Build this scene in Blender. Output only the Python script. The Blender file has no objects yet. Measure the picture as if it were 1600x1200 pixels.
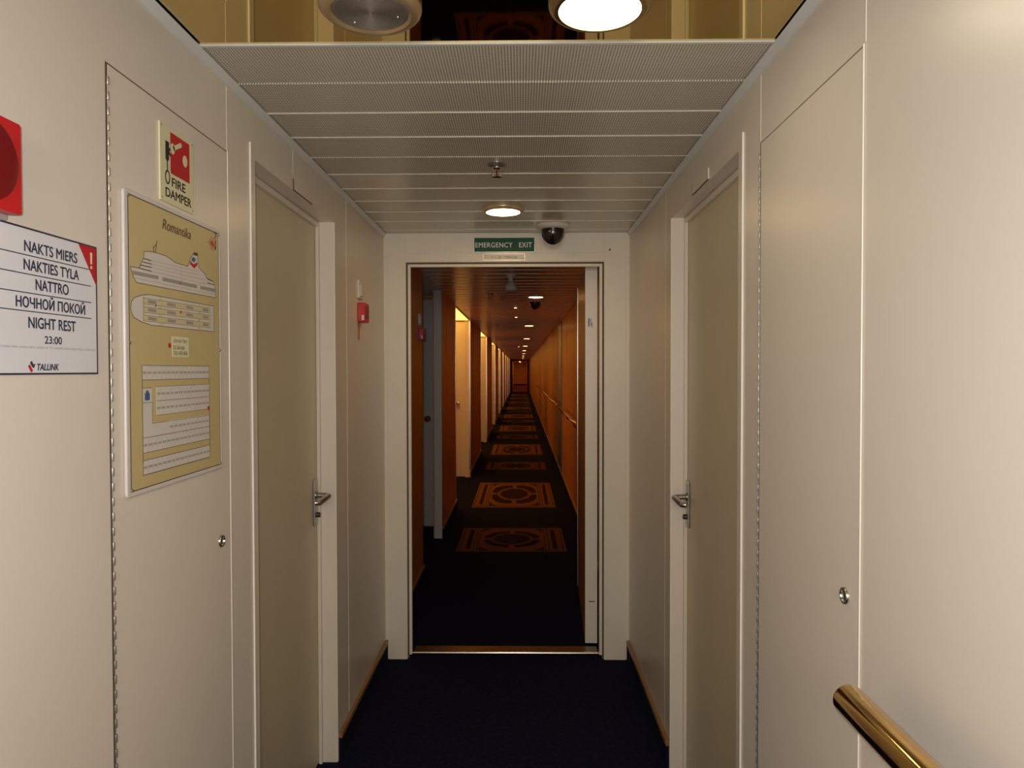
import bpy, bmesh, math, random
from mathutils import Matrix, Vector
random.seed(3)
S = bpy.context.scene
COL = S.collection
PI = math.pi

# ------------------------------------------------------------------ camera
F_PX = 1110.0
cam_d = bpy.data.cameras.new('camera')
cam_d.sensor_fit = 'HORIZONTAL'
cam_d.sensor_width = 36.0
cam_d.lens = F_PX / 1600.0 * 36.0
cam_d.clip_start = 0.02
cam_d.clip_end = 200
cam = bpy.data.objects.new('camera', cam_d)
COL.objects.link(cam)
pitch, yaw, roll, EYE = -0.0198, -0.0126, -0.0018, 1.43
fw = Vector((math.sin(yaw) * math.cos(pitch), math.cos(yaw) * math.cos(pitch), math.sin(pitch)))
rt0 = Vector((math.cos(yaw), -math.sin(yaw), 0))
up0 = rt0.cross(fw)
rt = math.cos(roll) * rt0 + math.sin(roll) * up0
up = -math.sin(roll) * rt0 + math.cos(roll) * up0
m3 = Matrix((rt, up, -fw)).transposed()
cam.matrix_world = Matrix.Translation((0, 0, EYE)) @ m3.to_4x4()
S.camera = cam

# ------------------------------------------------------------------ world, light, exposure
S.view_settings.view_transform = 'Standard'
S.view_settings.look = 'None'
S.view_settings.gamma = 1.0
S.view_settings.use_curve_mapping = False
S.view_settings.exposure = 0.0
W = bpy.data.worlds.new('world')
S.world = W
W.use_nodes = True
W.node_tree.nodes['Background'].inputs[0].default_value = (1.0, 0.75, 0.5, 1)
W.node_tree.nodes['Background'].inputs[1].default_value = 0.02
S.cycles.caustics_reflective = False
S.cycles.caustics_refractive = False
S.cycles.sample_clamp_indirect = 4.0

def area(name, loc, rot, size, watts, colour, shape='DISK', size_y=None):
    d = bpy.data.lights.new(name, 'AREA')
    d.shape = shape
    d.size = size
    if size_y:
        d.size_y = size_y
    d.energy = watts
    d.color = colour
    o = bpy.data.objects.new(name, d)
    o.location = loc
    o.rotation_euler = rot
    COL.objects.link(o)
    return o

# the flash of the hand-held camera
area('camera_flash', (-0.03, -0.01, EYE + 0.035), (PI / 2 + pitch, 0, -yaw), 0.035, 11.5, (1.0, 0.975, 0.97))
# added fill behind the camera for the ambient light from that side
area('rear_fill_light', (0.0, -1.9, 1.85), (math.radians(72), 0, 0), 0.9, 24.0, (1.0, 0.90, 0.76), 'RECTANGLE', 0.5)
NEAR_LAMP = ((1.0, 0.84, 0.56), 20.0)
SMALL_LAMP = ((1.0, 0.66, 0.28), 30.0)
FAR_LAMP = ((1.0, 0.50, 0.16), 24.0)
NICHE_LAMP = ((1.0, 0.50, 0.09), 3.0)
ROOM_FILL = ((1.0, 0.50, 0.16), 230.0)  # for the added lamps that brighten the far end

# ------------------------------------------------------------------ materials
def mat(name, col, rough=0.5, metal=0.0, spec=0.5, var=0.06, scale=6.0, bump=0.0, bscale=200.0, coat=0.0, stretch=None):
    m = bpy.data.materials.new(name)
    m.use_nodes = True
    nt = m.node_tree
    b = nt.nodes['Principled BSDF']
    b.inputs['Roughness'].default_value = rough
    b.inputs['Metallic'].default_value = metal
    b.inputs['Specular IOR Level'].default_value = spec
    b.inputs['Coat Weight'].default_value = coat
    tc = nt.nodes.new('ShaderNodeTexCoord')
    n = nt.nodes.new('ShaderNodeTexNoise')
    n.inputs['Scale'].default_value = scale
    n.inputs['Detail'].default_value = 4
    src = tc.outputs['Object']
    if stretch:
        mp = nt.nodes.new('ShaderNodeMapping')
        mp.inputs['Scale'].default_value = stretch
        nt.links.new(src, mp.inputs['Vector'])
        src = mp.outputs['Vector']
    nt.links.new(src, n.inputs['Vector'])
    r = nt.nodes.new('ShaderNodeValToRGB')
    r.color_ramp.elements[0].position = 0.3
    r.color_ramp.elements[1].position = 0.7
    r.color_ramp.elements[0].color = tuple(c * (1 - var) for c in col) + (1,)
    r.color_ramp.elements[1].color = tuple(min(1, c * (1 + var)) for c in col) + (1,)
    nt.links.new(n.outputs['Fac'], r.inputs['Fac'])
    nt.links.new(r.outputs['Color'], b.inputs['Base Color'])
    if bump:
        n2 = nt.nodes.new('ShaderNodeTexNoise')
        n2.inputs['Scale'].default_value = bscale
        bp = nt.nodes.new('ShaderNodeBump')
        bp.inputs['Strength'].default_value = bump
        bp.inputs['Distance'].default_value = 0.002
        nt.links.new(tc.outputs['Object'], n2.inputs['Vector'])
        nt.links.new(n2.outputs['Fac'], bp.inputs['Height'])
        nt.links.new(bp.outputs['Normal'], b.inputs['Normal'])
    return m

def glow(name, col, strength):
    m = bpy.data.materials.new(name)
    m.use_nodes = True
    b = m.node_tree.nodes['Principled BSDF']
    b.inputs['Base Color'].default_value = (0.8, 0.8, 0.75, 1)
    b.inputs['Roughness'].default_value = 0.4
    b.inputs['Emission Color'].default_value = tuple(col) + (1,)
    b.inputs['Emission Strength'].default_value = strength
    return m

M = {}
M['wall'] = mat('cream_wall_panel', (0.735, 0.66, 0.562), 0.31, var=0.015, scale=3)
M['panel'] = mat('cream_access_panel', (0.735, 0.66, 0.562), 0.33, var=0.015, scale=3)
M['bead'] = mat('pale_joint_bead', (0.86, 0.80, 0.72), 0.3, var=0.02)
M['door'] = mat('yellowish_cream_door', (0.62, 0.54, 0.38), 0.42, var=0.02)
M['white'] = mat('white_painted_steel', (0.80, 0.74, 0.63), 0.35, var=0.03, scale=5)
M['gap'] = mat('dark_gap', (0.03, 0.025, 0.02), 0.8)
M['brown_gap'] = mat('brown_gasket', (0.13, 0.085, 0.045), 0.7)
M['far_slat_tint'] = mat('slat_lamplight_tint', (0.72, 0.50, 0.31), 0.26, 0.1, var=0.02, scale=2)  # cream slats tinted orange, the warm lamp light put into their colour
M['slat'] = mat('painted_metal_slat', (0.66, 0.61, 0.51), 0.28, 0.1, var=0.02, scale=2)
M['cornice'] = mat('grey_white_angle', (0.66, 0.66, 0.63), 0.35, var=0.02)
M['mirror'] = mat('gold_mirror', (0.76, 0.59, 0.24), 0.03, 1.0, var=0.01)
M['brass'] = mat('polished_brass', (0.78, 0.53, 0.20), 0.09, 1.0, var=0.04, scale=20)
M['chrome'] = mat('polished_steel', (0.72, 0.70, 0.66), 0.22, 1.0, var=0.03)
M['steel'] = mat('brushed_steel', (0.44, 0.42, 0.40), 0.32, 1.0, var=0.05, scale=30)
M['dark_steel'] = mat('dark_steel', (0.10, 0.09, 0.08), 0.4, 0.8)
M['carpet'] = mat('navy_carpet', (0.0085, 0.009, 0.030), 0.95, spec=0.1, var=0.35, scale=60, bump=0.8, bscale=500)
M['carpet_tan'] = mat('tan_carpet_pattern', (0.21, 0.085, 0.03), 0.95, spec=0.1, var=0.2, scale=80, bump=0.8, bscale=500)
M['carpet_dark'] = mat('dark_carpet_pattern', (0.030, 0.010, 0.014), 0.95, spec=0.1, var=0.3, scale=60, bump=0.8, bscale=500)
M['wood'] = mat('skirting_wood', (0.30, 0.155, 0.05), 0.4, var=0.15, scale=8, stretch=(8, 1, 8))
M['veneer'] = mat('orange_wood_panel', (0.60, 0.25, 0.065), 0.33, var=0.07, scale=3, stretch=(6, 6, 0.6))
M['red'] = mat('red_plastic', (0.55, 0.01, 0.015), 0.35, var=0.03)
M['lens'] = mat('dark_red_lens', (0.19, 0.004, 0.007), 0.3, spec=0.3, var=0.05)
M['grey'] = mat('grey_plastic', (0.35, 0.33, 0.33), 0.5)
M['sign_white'] = mat('white_sign_plastic', (0.72, 0.71, 0.73), 0.4, var=0.01)
M['board_frame'] = mat('pale_frame', (0.64, 0.59, 0.55), 0.4)
M['navy'] = mat('navy_print', (0.03, 0.035, 0.07), 0.5)
M['black'] = mat('black_print', (0.015, 0.013, 0.012), 0.5)
M['red_print'] = mat('red_print', (0.50, 0.012, 0.02), 0.5)
M['lumi'] = mat('pale_yellow_sign', (0.72, 0.68, 0.42), 0.4, var=0.01)
M['gold_print'] = mat('tan_board', (0.57, 0.455, 0.215), 0.4, var=0.02)
M['gold_light'] = mat('khaki_print', (0.60, 0.53, 0.29), 0.45)
M['drawing'] = mat('white_print', (0.66, 0.60, 0.54), 0.45, var=0.01)
M['grey_print'] = mat('grey_print', (0.33, 0.30, 0.24), 0.5)
M['line'] = mat('thin_dark_line', (0.10, 0.075, 0.05), 0.5)
M['lline'] = mat('light_line', (0.42, 0.37, 0.33), 0.5)
M['brown_print'] = mat('brown_print', (0.13, 0.055, 0.03), 0.5)
M['blue_print'] = mat('blue_print', (0.05, 0.11, 0.25), 0.5)
M['green'] = mat('green_sign', (0.010, 0.085, 0.04), 0.5, spec=0.25, var=0.05)
M['alu'] = mat('aluminium', (0.68, 0.69, 0.62), 0.3, 0.7)
M['beige'] = mat('beige_speaker_rim', (0.42, 0.29, 0.15), 0.25, 0.5, var=0.02)
M['lamp_ring'] = mat('lamp_ring', (0.62, 0.48, 0.27), 0.28, 0.5)
M['dark_ring'] = mat('dark_brass_ring', (0.40, 0.27, 0.10), 0.22, 0.9)
M['dull_brass'] = mat('worn_brass', (0.22, 0.12, 0.05), 0.35, 0.9, var=0.15, scale=15)
M['hinge'] = mat('dull_hinge_steel', (0.30, 0.28, 0.26), 0.45, 0.8)
M['red_carpet'] = mat('dark_red_carpet', (0.16, 0.02, 0.02), 0.95, spec=0.1)
M['grille'] = mat('grey_speaker_grille', (0.20, 0.165, 0.135), 0.5, 0.3)
M['dome'] = mat('smoked_dome', (0.012, 0.010, 0.010), 0.06, spec=0.7)
M['white_plastic'] = mat('white_plastic', (0.72, 0.68, 0.60), 0.35)
M['near_glass'] = glow('lit_glass_near', *NEAR_LAMP)
M['small_glass'] = glow('lit_glass_small', *SMALL_LAMP)
M['far_glass'] = glow('lit_glass_far', *FAR_LAMP)
M['room_fill_glass'] = glow('lit_glass_room_fill', *ROOM_FILL)
M['niche_glass'] = glow('lit_niche_panel', *NICHE_LAMP)
M['spot_glass'] = glow('lit_small_spot', (1.0, 0.6, 0.25), 14.0)
M['orange_plastic'] = mat('orange_tag', (0.45, 0.16, 0.03), 0.4)
M['grey_door'] = mat('grey_white_door', (0.60, 0.58, 0.55), 0.4, var=0.02)
M['white_door'] = mat('white_cabin_door', (0.74, 0.67, 0.52), 0.4, var=0.02)

def perforated():
    m = mat('perforated_metal_slat', (0.69, 0.65, 0.54), 0.35, 0.1, var=0.02, scale=2)
    nt = m.node_tree
    b = nt.nodes['Principled BSDF']
    base = b.inputs['Base Color'].links[0].from_socket
    tc = nt.nodes.new('ShaderNodeTexCoord')
    sp = nt.nodes.new('ShaderNodeSeparateXYZ')
    nt.links.new(tc.outputs['Object'], sp.inputs[0])
    def mth(op, a, c=None):
        n = nt.nodes.new('ShaderNodeMath')
        n.operation = op
        for i, v in enumerate((a, c)):
            if v is None:
                continue
            if isinstance(v, (int, float)):
                n.inputs[i].default_value = v
            else:
                nt.links.new(v, n.inputs[i])
        return n.outputs[0]
    P = 0.0066
    fx = mth('SUBTRACT', mth('FRACT', mth('DIVIDE', mth('ADD', sp.outputs['X'], 5.0), P)), 0.5)
    fy = mth('SUBTRACT', mth('FRACT', mth('DIVIDE', mth('ADD', sp.outputs['Y'], 5.0), P)), 0.5)
    d = mth('SQRT', mth('ADD', mth('MULTIPLY', fx, fx), mth('MULTIPLY', fy, fy)))
    hole = mth('LESS_THAN', d, 0.30)
    mx = nt.nodes.new('ShaderNodeMix')
    mx.data_type = 'RGBA'
    nt.links.new(hole, mx.inputs['Factor'])
    nt.links.new(base, mx.inputs['A'])
    mx.inputs['B'].default_value = (0.10, 0.085, 0.065, 1)
    nt.links.new(mx.outputs['Result'], b.inputs['Base Color'])
    return m
M['perf'] = perforated()

# ------------------------------------------------------------------ mesh helpers
class MB:
    def __init__(s):
        s.bm = bmesh.new()
        s.mi = 0
    def face(s, pts):
        vs = [s.bm.verts.new(p) for p in pts]
        f = s.bm.faces.new(vs)
        f.material_index = s.mi
        return f
    def box(s, x0, x1, y0, y1, z0, z1):
        v = [s.bm.verts.new((x, y, z)) for x in (x0, x1) for y in (y0, y1) for z in (z0, z1)]
        for q in ((0, 1, 3, 2), (4, 6, 7, 5), (0, 4, 5, 1), (2, 3, 7, 6), (0, 2, 6, 4), (1, 5, 7, 3)):
            f = s.bm.faces.new([v[i] for i in q])
            f.material_index = s.mi
        return s
    def prism(s, poly, z0, z1):
        n = len(poly)
        a = [s.bm.verts.new((p[0], p[1], z0)) for p in poly]
        b = [s.bm.verts.new((p[0], p[1], z1)) for p in poly]
        area2 = sum(poly[i][0] * poly[(i + 1) % n][1] - poly[(i + 1) % n][0] * poly[i][1] for i in range(n))
        if area2 < 0:
            a.reverse(); b.reverse()
        for f in (s.bm.faces.new(list(reversed(a))), s.bm.faces.new(b)):
            f.material_index = s.mi
        for i in range(n):
            j = (i + 1) % n
            f = s.bm.faces.new((a[i], a[j], b[j], b[i]))
            f.material_index = s.mi
        return s
    def line(s, p, q, w, z0, z1):
        d = Vector((q[0] - p[0], q[1] - p[1]))
        n = Vector((-d.y, d.x)).normalized() * (w / 2)
        return s.prism([(p[0] + n.x, p[1] + n.y), (p[0] - n.x, p[1] - n.y), (q[0] - n.x, q[1] - n.y), (q[0] + n.x, q[1] + n.y)], z0, z1)
    def ring(s, outer, inner, z0, z1):
        n = len(outer)
        A = [[s.bm.verts.new((p[0], p[1], z)) for p in L] for L in (outer, inner) for z in (z0, z1)]
        o0, o1, i0, i1 = A
        for k in range(n):
            j = (k + 1) % n
            for q in ((o0[k], o0[j], o1[j], o1[k]), (i0[j], i0[k], i1[k], i1[j]), (o1[k], o1[j], i1[j], i1[k]), (o0[j], o0[k], i0[k], i0[j])):
                f = s.bm.faces.new(q)
                f.material_index = s.mi
        return s
    def lathe(s, prof, n=32, c=(0, 0, 0), axis='z'):
        # prof: (radius, height) pairs along the axis
        def P(r, h, a):
            x, y = r * math.cos(a), r * math.sin(a)
            if axis == 'z':
                return (c[0] + x, c[1] + y, c[2] + h)
            if axis == 'y':
                return (c[0] + x, c[1] + h, c[2] + y)
            return (c[0] + h, c[1] + x, c[2] + y)
        rows = []
        for r, h in prof:
            if r < 1e-7:
                rows.append([s.bm.verts.new(P(0, h, 0))])
            else:
                rows.append([s.bm.verts.new(P(r, h, 2 * PI * k / n)) for k in range(n)])
        for a, b in zip(rows, rows[1:]):
            for k in range(n):
                j = (k + 1) % n
                q = [a[k % len(a)], a[j % len(a)], b[j % len(b)], b[k % len(b)]]
                q = list(dict.fromkeys(q))
                if len(q) > 2:
                    f = s.bm.faces.new(q)
                    f.material_index = s.mi
        for row, rev in ((rows[0], True), (rows[-1], False)):
            if len(row) > 2:
                f = s.bm.faces.new(list(reversed(row)) if rev else row)
                f.material_index = s.mi
        return s
    def tube(s, pts, r, n=14):
        pts = [Vector(p) for p in pts]
        rings = []
        ref = None
        for i, p in enumerate(pts):
            t = (pts[min(i + 1, len(pts) - 1)] - pts[max(i - 1, 0)]).normalized()
            if ref is None:
                ref = t.orthogonal().normalized()
            ref = (ref - t * ref.dot(t)).normalized()
            b = t.cross(ref)
            rr = r[i] if isinstance(r, (list, tuple)) else r
            rings.append([s.bm.verts.new(p + (ref * math.cos(2 * PI * k / n) + b * math.sin(2 * PI * k / n)) * rr) for k in range(n)])
        for a, b in zip(rings, rings[1:]):
            for k in range(n):
                j = (k + 1) % n
                s.bm.faces.new((a[k], a[j], b[j], b[k])).material_index = s.mi
        s.bm.faces.new(list(reversed(rings[0]))).material_index = s.mi
        s.bm.faces.new(rings[-1]).material_index = s.mi
        return s
    def build(s, name, m, parent=None, bevel=0.0, smooth=False, seg=2):
        bmesh.ops.recalc_face_normals(s.bm, faces=s.bm.faces[:])
        me = bpy.data.meshes.new(name)
        s.bm.to_mesh(me)
        s.bm.free()
        for q in (m if isinstance(m, (list, tuple)) else [m]):
            me.materials.append(q)
        o = bpy.data.objects.new(name, me)
        COL.objects.link(o)
        if parent:
            o.parent = parent
        if smooth:
            for p in me.polygons:
                p.use_smooth = True
            try:
                me.set_sharp_from_angle(angle=math.radians(40))
            except Exception:
                pass
        if bevel:
            b = o.modifiers.new('bevel', 'BEVEL')
            b.width = bevel
            b.segments = seg
            b.limit_method = 'ANGLE'
        return o

def tag(o, label, cat, group=None):
    o['label'] = label
    o['category'] = cat
    if group:
        o['group'] = group
    return o

def struct(o):
    o['kind'] = 'structure'
    return o

def thing(name, label, cat, mtx=None, group=None):
    o = bpy.data.objects.new(name, None)
    o.empty_display_size = 0.05
    COL.objects.link(o)
    if mtx is not None:
        o.matrix_world = mtx if isinstance(mtx, Matrix) else Matrix.Translation(mtx)
    return tag(o, label, cat, group)

def dup(root, loc, label, group=None):
    r = root.copy()
    COL.objects.link(r)
    r.location = loc
    r['label'] = label
    if group:
        r['group'] = group
    for ch in list(root.children):
        c = ch.copy()
        COL.objects.link(c)
        c.parent = r
        for g in list(ch.children):
            d = g.copy()
            COL.objects.link(d)
            d.parent = c
    return r

# frames on walls: local x = reading direction, local y = up, local z = out of the wall
def on_left(y, z, x):
    return Matrix(((0, 0, 1, x), (1, 0, 0, y), (0, 1, 0, z), (0, 0, 0, 1)))
def on_right(y, z, x):
    return Matrix(((0, 0, -1, x), (-1, 0, 0, y), (0, 1, 0, z), (0, 0, 0, 1)))
def on_front(x, z, y):
    return Matrix(((1, 0, 0, x), (0, 0, -1, y), (0, 1, 0, z), (0, 0, 0, 1)))

def text(name, body, m, parent, cx, cy, w, h, z, shear=0.0, bold=0.0, space=1.0, rot=0.0):
    c = bpy.data.curves.new('glyphs', 'FONT')
    c.body = body
    c.shear = shear
    c.space_character = space
    o = bpy.data.objects.new('glyphs', c)
    COL.objects.link(o)
    dg = bpy.context.evaluated_depsgraph_get()
    dg.update()
    me = bpy.data.meshes.new_from_object(o.evaluated_get(dg))
    bpy.data.objects.remove(o)
    bpy.data.curves.remove(c)
    xs = [v.co.x for v in me.vertices]
    ys = [v.co.y for v in me.vertices]
    sx = w / (max(xs) - min(xs))
    sy = h / (max(ys) - min(ys))
    mx, my = (max(xs) + min(xs)) / 2, (max(ys) + min(ys)) / 2
    for v in me.vertices:
        a, b = (v.co.x - mx) * sx, (v.co.y - my) * sy
        v.co = (cx + a * math.cos(rot) - b * math.sin(rot), cy + a * math.sin(rot) + b * math.cos(rot), z)
    if bold:
        b2 = bmesh.new()
        b2.from_mesh(me)
        geo = b2.verts[:] + b2.edges[:] + b2.faces[:]
        for i, (dx, dy) in enumerate(((1, 0), (-1, 0), (0, 0.7), (0, -0.7))):
            r = bmesh.ops.duplicate(b2, geom=geo)
            vs = [v for v in r['geom'] if isinstance(v, bmesh.types.BMVert)]
            bmesh.ops.translate(b2, vec=(dx * bold * h, dy * bold * h, 0.00002 * (i + 1)), verts=vs)
        b2.to_mesh(me)
        b2.free()
    me.materials.clear()
    me.materials.append(m)
    me.name = name
    t = bpy.data.objects.new(name, me)
    COL.objects.link(t)
    t.parent = parent
    return t

def circle(cx, cy, rx, ry=None, n=24, a0=0.0):
    ry = ry or rx
    return [(cx + rx * math.cos(a0 + 2 * PI * k / n), cy + ry * math.sin(a0 + 2 * PI * k / n)) for k in range(n)]

def rrect(x0, x1, y0, y1, r, n=6):
    out = []
    for cx, cy, a in ((x1 - r, y1 - r, 0), (x0 + r, y1 - r, PI / 2), (x0 + r, y0 + r, PI), (x1 - r, y0 + r, 1.5 * PI)):
        for k in range(n + 1):
            t = a + k / n * PI / 2
            out.append((cx + r * math.cos(t), cy + r * math.sin(t)))
    return out

# ------------------------------------------------------------------ dimensions
L, R, H = -0.672, 0.531, 2.10
YB, YB2 = 3.482, 3.62           # the bulkhead's two faces
Y0, YE = -2.2, 46.0
NICHE = [(7.31 + 4.6 * k, 9.44 + 4.6 * k) for k in range(8)]
DARK = (4.84, 6.01)             # first niche, its lamp is off

def wall_boxes(mb, x0, x1, yr, zr, holes):
    ys = sorted({yr[0], yr[1]} | {v for h in holes for v in h[:2]})
    zs = sorted({zr[0], zr[1]} | {v for h in holes for v in h[2:]})
    for a, b in zip(ys, ys[1:]):
        for c, d in zip(zs, zs[1:]):
            my, mz = (a + b) / 2, (c + d) / 2
            if any(h[0] < my < h[1] and h[2] < mz < h[3] for h in holes):
                continue
            mb.box(x0, x1, a, b, c, d)

# ------------------------------------------------------------------ near walls
AL = (1.150, 1.627, 0.12, 1.932)      # left access panel opening
AR = (1.112, 1.588, 0.12, 1.932)
DL_ = (1.800, 2.556, 0.0, 1.962)      # left door opening
DR_ = (1.748, 2.512, 0.0, 1.962)
g = MB()
wall_boxes(g, L - 0.09, L, (Y0, YB2), (0, H), [DL_])
g.box(L - 0.16, L - 0.125, Y0, YB2, 0, H)
struct(g.build('wall_left', M['wall']))
g = MB()
wall_boxes(g, R, R + 0.09, (Y0, YB2), (0, H), [DR_])
g.box(R + 0.125, R + 0.16, Y0, YB2, 0, H)
struct(g.build('wall_right', M['wall']))
struct(MB().box(L - 0.16, R + 0.16, Y0 - 0.08, Y0, 0, H).build('wall_back', M['wall']))

def access_panel(label, op, left):
    y0, y1, z0, z1 = op
    x = L if left else R
    sgn = 1 if left else -1          # towards the corridor
    t = thing('access_panel', label, 'access panel', (x, (y0 + y1) / 2, z0))
    def bx(mb, xa, xb, ya, yb, za, zb):
        c = (y0 + y1) / 2
        a, b = sorted((sgn * xa, sgn * xb))
        return mb.box(a, b, ya - c, yb - c, za - z0, zb - z0)
    hy = y0 if left else y1           # hinge edge
    d = 1 if left else -1
    lo, hi = sorted((hy + d * 0.006, (y1 if left else y0) - d * 0.0015))
    bx(MB(), 0.0003, 0.0014, lo, hi, z0 + 0.002, z1 - 0.004).build('panel', M['panel'], t, 0.0006)
    dk = MB()
    bx(dk, 0.0003, 0.0006, y0, y1, z1 - 0.0040, z1 - 0.0012)
    a, b = sorted((hy - d * 0.0005, hy + d * 0.0062))
    bx(dk, 0.0003, 0.0006, a, b, z0, z1 - 0.0042)
    dk.build('dark_gap', M['brown_gap'], t)
    # piano hinge: knuckles alternate with dark gaps
    k = MB()
    zz, i = z0 + 0.01, 0
    while zz < z1 - 0.03:
        if i % 2 == 0:
            k.lathe([(0.0022, 0), (0.0024, 0.0006), (0.0024, 0.0124), (0.0022, 0.013)], 8, (sgn * 0.0027, hy + d * 0.003 - (y0 + y1) / 2, zz - z0))
        else:
            k.lathe([(0.0009, 0), (0.0009, 0.0115)], 8, (sgn * 0.0020, hy + d * 0.003 - (y0 + y1) / 2, zz - z0))
        zz += 0.013 if i % 2 == 0 else 0.0115
        i += 1
    k.build('hinge', M['hinge'], t, smooth=True)
    # pale bead along the closing edge
    ce = y1 if left else y0
    a, b = sorted((ce - d * 0.002, ce + d * 0.0012))
    bx(MB(), 0.0003, 0.0026, a, b, z0, z1).build('edge_bead', M['bead'], t, 0.0008)
    # lock
    ly, lz = (1.572, 1.049) if left else (1.161, 1.06)
    lk = MB().lathe([(0.0142, 0), (0.0142, 0.0025), (0.0128, 0.0042), (0.0098, 0.0042), (0.0088, 0.0016), (0, 0.0016)], 28, (0, 0, 0)).build('lock', M['chrome'], t, smooth=True)
    mm = on_left(ly, lz, L + 0.0014) if left else on_right(ly, lz, R - 0.0014)
    lk.matrix_parent_inverse = Matrix()
    lk.matrix_basis = Matrix.Translation((x, (y0 + y1) / 2, z0)).inverted() @ mm
    MB().box(-0.0018, 0.0018, -0.006, 0.006, 0.0016, 0.0022).build('keyhole', M['gap'], lk)
    return t
access_panel('cream hinged wall panel that carries the deck plan board, hinge at its near edge', AL, True)
access_panel('cream hinged wall panel on the right wall with a round lock near the handrail', AR, False)

# joints of the wall panels
def joint(n, x, sgn, y, z0, z1, w, proud, m):
    a, b = sorted((x - sgn * 0.0005, x + sgn * proud))
    return struct(MB().box(a, b, y - w / 2, y + w / 2, z0, z1).build('trim_%d' % n, m))
n_trim = 1
for (x, s, y, z0, z1, w, pr, m) in (
    (L, 1, 1.765, 0.02, 1.996, 0.004, 0.0035, 'bead'), (L, 1, 2.737, 0.1, 2.08, 0.003, 0.0008, 'bead'),
    (L, 1, 1.627, 1.934, 2.08, 0.0022, 0.0006, 'bead'), (L, 1, 2.10, 1.998, 2.08, 0.0022, 0.0005, 'bead'),
    (R, -1, 1.709, 0.02, 1.994, 0.005, 0.004, 'bead'), (R, -1, 1.109, 1.934, 2.08, 0.0026, 0.0008, 'bead'),
    (R, -1, 1.588, 1.936, 2.08, 0.0022, 0.0006, 'bead'), (R, -1, 2.62, 0.1, 2.08, 0.002, 0.0005, 'wall'),
    (L, 1, 0.70, 0.02, 2.08, 0.003, 0.0008, 'bead'), (R, -1, 0.50, 0.02, 2.08, 0.003, 0.0008, 'bead')):
    joint(n_trim, x, s, y, z0, z1, w, pr, M[m])
    n_trim += 1

# ------------------------------------------------------------------ cabin doors in the near walls
def near_door(n, left, op, leaf_x, hy):
    y0, y1, z0, z1 = op
    s = 1 if left else -1
    def bx(mb, xa, xb, ya, yb, za, zb):
        a, b = sorted((xa, xb))
        return mb.box(a, b, ya, yb, za, zb)
    wall = L if left else R
    leaf = struct(bx(MB(), leaf_x, leaf_x - s * 0.04, y0 - 0.02, y1 + 0.0, z0 + 0.008, z1 - 0.018).build('door_%d' % n, M['door'], None, 0.0015))
    # frame: white far post, stop strip, head
    f = MB()
    bx(f, wall + s * 0.003, leaf_x - s * 0.02, y1 + 0.0005, y1 + 0.014, z0, z1)
    o = f.build('door_frame', M['white'], leaf, 0.002)
    st = MB()
    bx(st, leaf_x + s * 0.012, leaf_x + s * 0.0005, y1 - 0.016, y1, z0 + 0.001, z1 - 0.002)
    bx(st, leaf_x + s * 0.012, leaf_x + s * 0.0005, y0 + 0.001, y1 - 0.0165, z1 - 0.02, z1 - 0.002)
    st.build('door_stop', M['wall'], leaf, 0.001)
    bx(MB(), wall - s * 0.001, leaf_x - s * 0.02, y0 + 0.0, y0 + 0.002, z0, z1).build('near_post', M['white'], leaf)
    # back plate and lever
    hp = MB()
    bx(hp, leaf_x, leaf_x + s * 0.007, hy - 0.019, hy + 0.019, 0.879, 1.043)
    plate = hp.build('handle_plate', M['steel'], leaf, 0.003)
    zc = 0.985
    xo = leaf_x + s * 0.052
    pts = [(leaf_x + s * 0.006, hy + 0.004, zc), (leaf_x + s * 0.036, hy + 0.004, zc)]
    for k in range(1, 6):
        a = k / 5 * PI / 2
        pts.append((leaf_x + s * (0.036 + 0.016 * math.sin(a)), hy + 0.004 - 0.016 * (1 - math.cos(a)), zc))
    pts += [(xo, hy - 0.06, zc - 0.001), (xo, hy - 0.115, zc - 0.003)]
    for k in range(1, 5):
        a = k / 4 * PI / 2
        pts.append((xo - s * 0.012 * (1 - math.cos(a)), hy - 0.115 - 0.012 * math.sin(a), zc - 0.003))
    MB().tube(pts, 0.0095, 16).build('lever', M['steel'], plate, smooth=True)
    MB().lathe([(0.0145, 0), (0.0145, 0.004), (0.011, 0.006), (0, 0.006)] if left else [(0.0145, 0), (0.0145, -0.004), (0.011, -0.006), (0, -0.006)], 20, (leaf_x + s * 0.007, hy + 0.004, zc), 'x').build('rose', M['steel'], plate, smooth=True)
    c = MB().lathe([(0.009, 0), (0.009, s * 0.010), (0.007, s * 0.012), (0, s * 0.012)], 18, (leaf_x + s * 0.007, hy + 0.006, 0.915), 'x')
    c.build('lock_cylinder', M['dark_steel'], plate, smooth=True)
    for z in (0.888, 1.034):
        MB().lathe([(0.004, 0), (0.004, s * 0.0012), (0, s * 0.0016)], 10, (leaf_x + s * 0.007, hy, z), 'x').build('screw', M['chrome'], plate, smooth=True)
    return leaf
d1 = near_door(1, True, DL_, -0.735, 2.508)
d2 = near_door(2, False, DR_, 0.585, 2.478)
d1['label'] = 'cream door with steel lever in the left wall beside the deck plan'
d2['label'] = 'cream door with steel lever in the right wall'

def number_plate(label, mtx, w, h):
    t = thing('number_plate', label, 'number plate', mtx)
    MB().box(0, w, 0, h, 0, 0.003).build('plate', M['panel'], t, 0.0006)
    e = MB().box(-0.0018, 0, -0.002, h, 0, 0.0034)
    e.box(0, w, -0.0022, 0, 0, 0.0034)
    e.build('shadow_edge', M['line'], t)  # dark strips stand in for the shadow along the plate's edges
number_plate('thin blank cream plate on the wall above the left door', on_left(2.10, 1.964, L), 0.185, 0.031)
number_plate('thin blank cream plate on the wall above the right door', on_right(2.205, 1.968, R), 0.185, 0.031)
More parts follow.
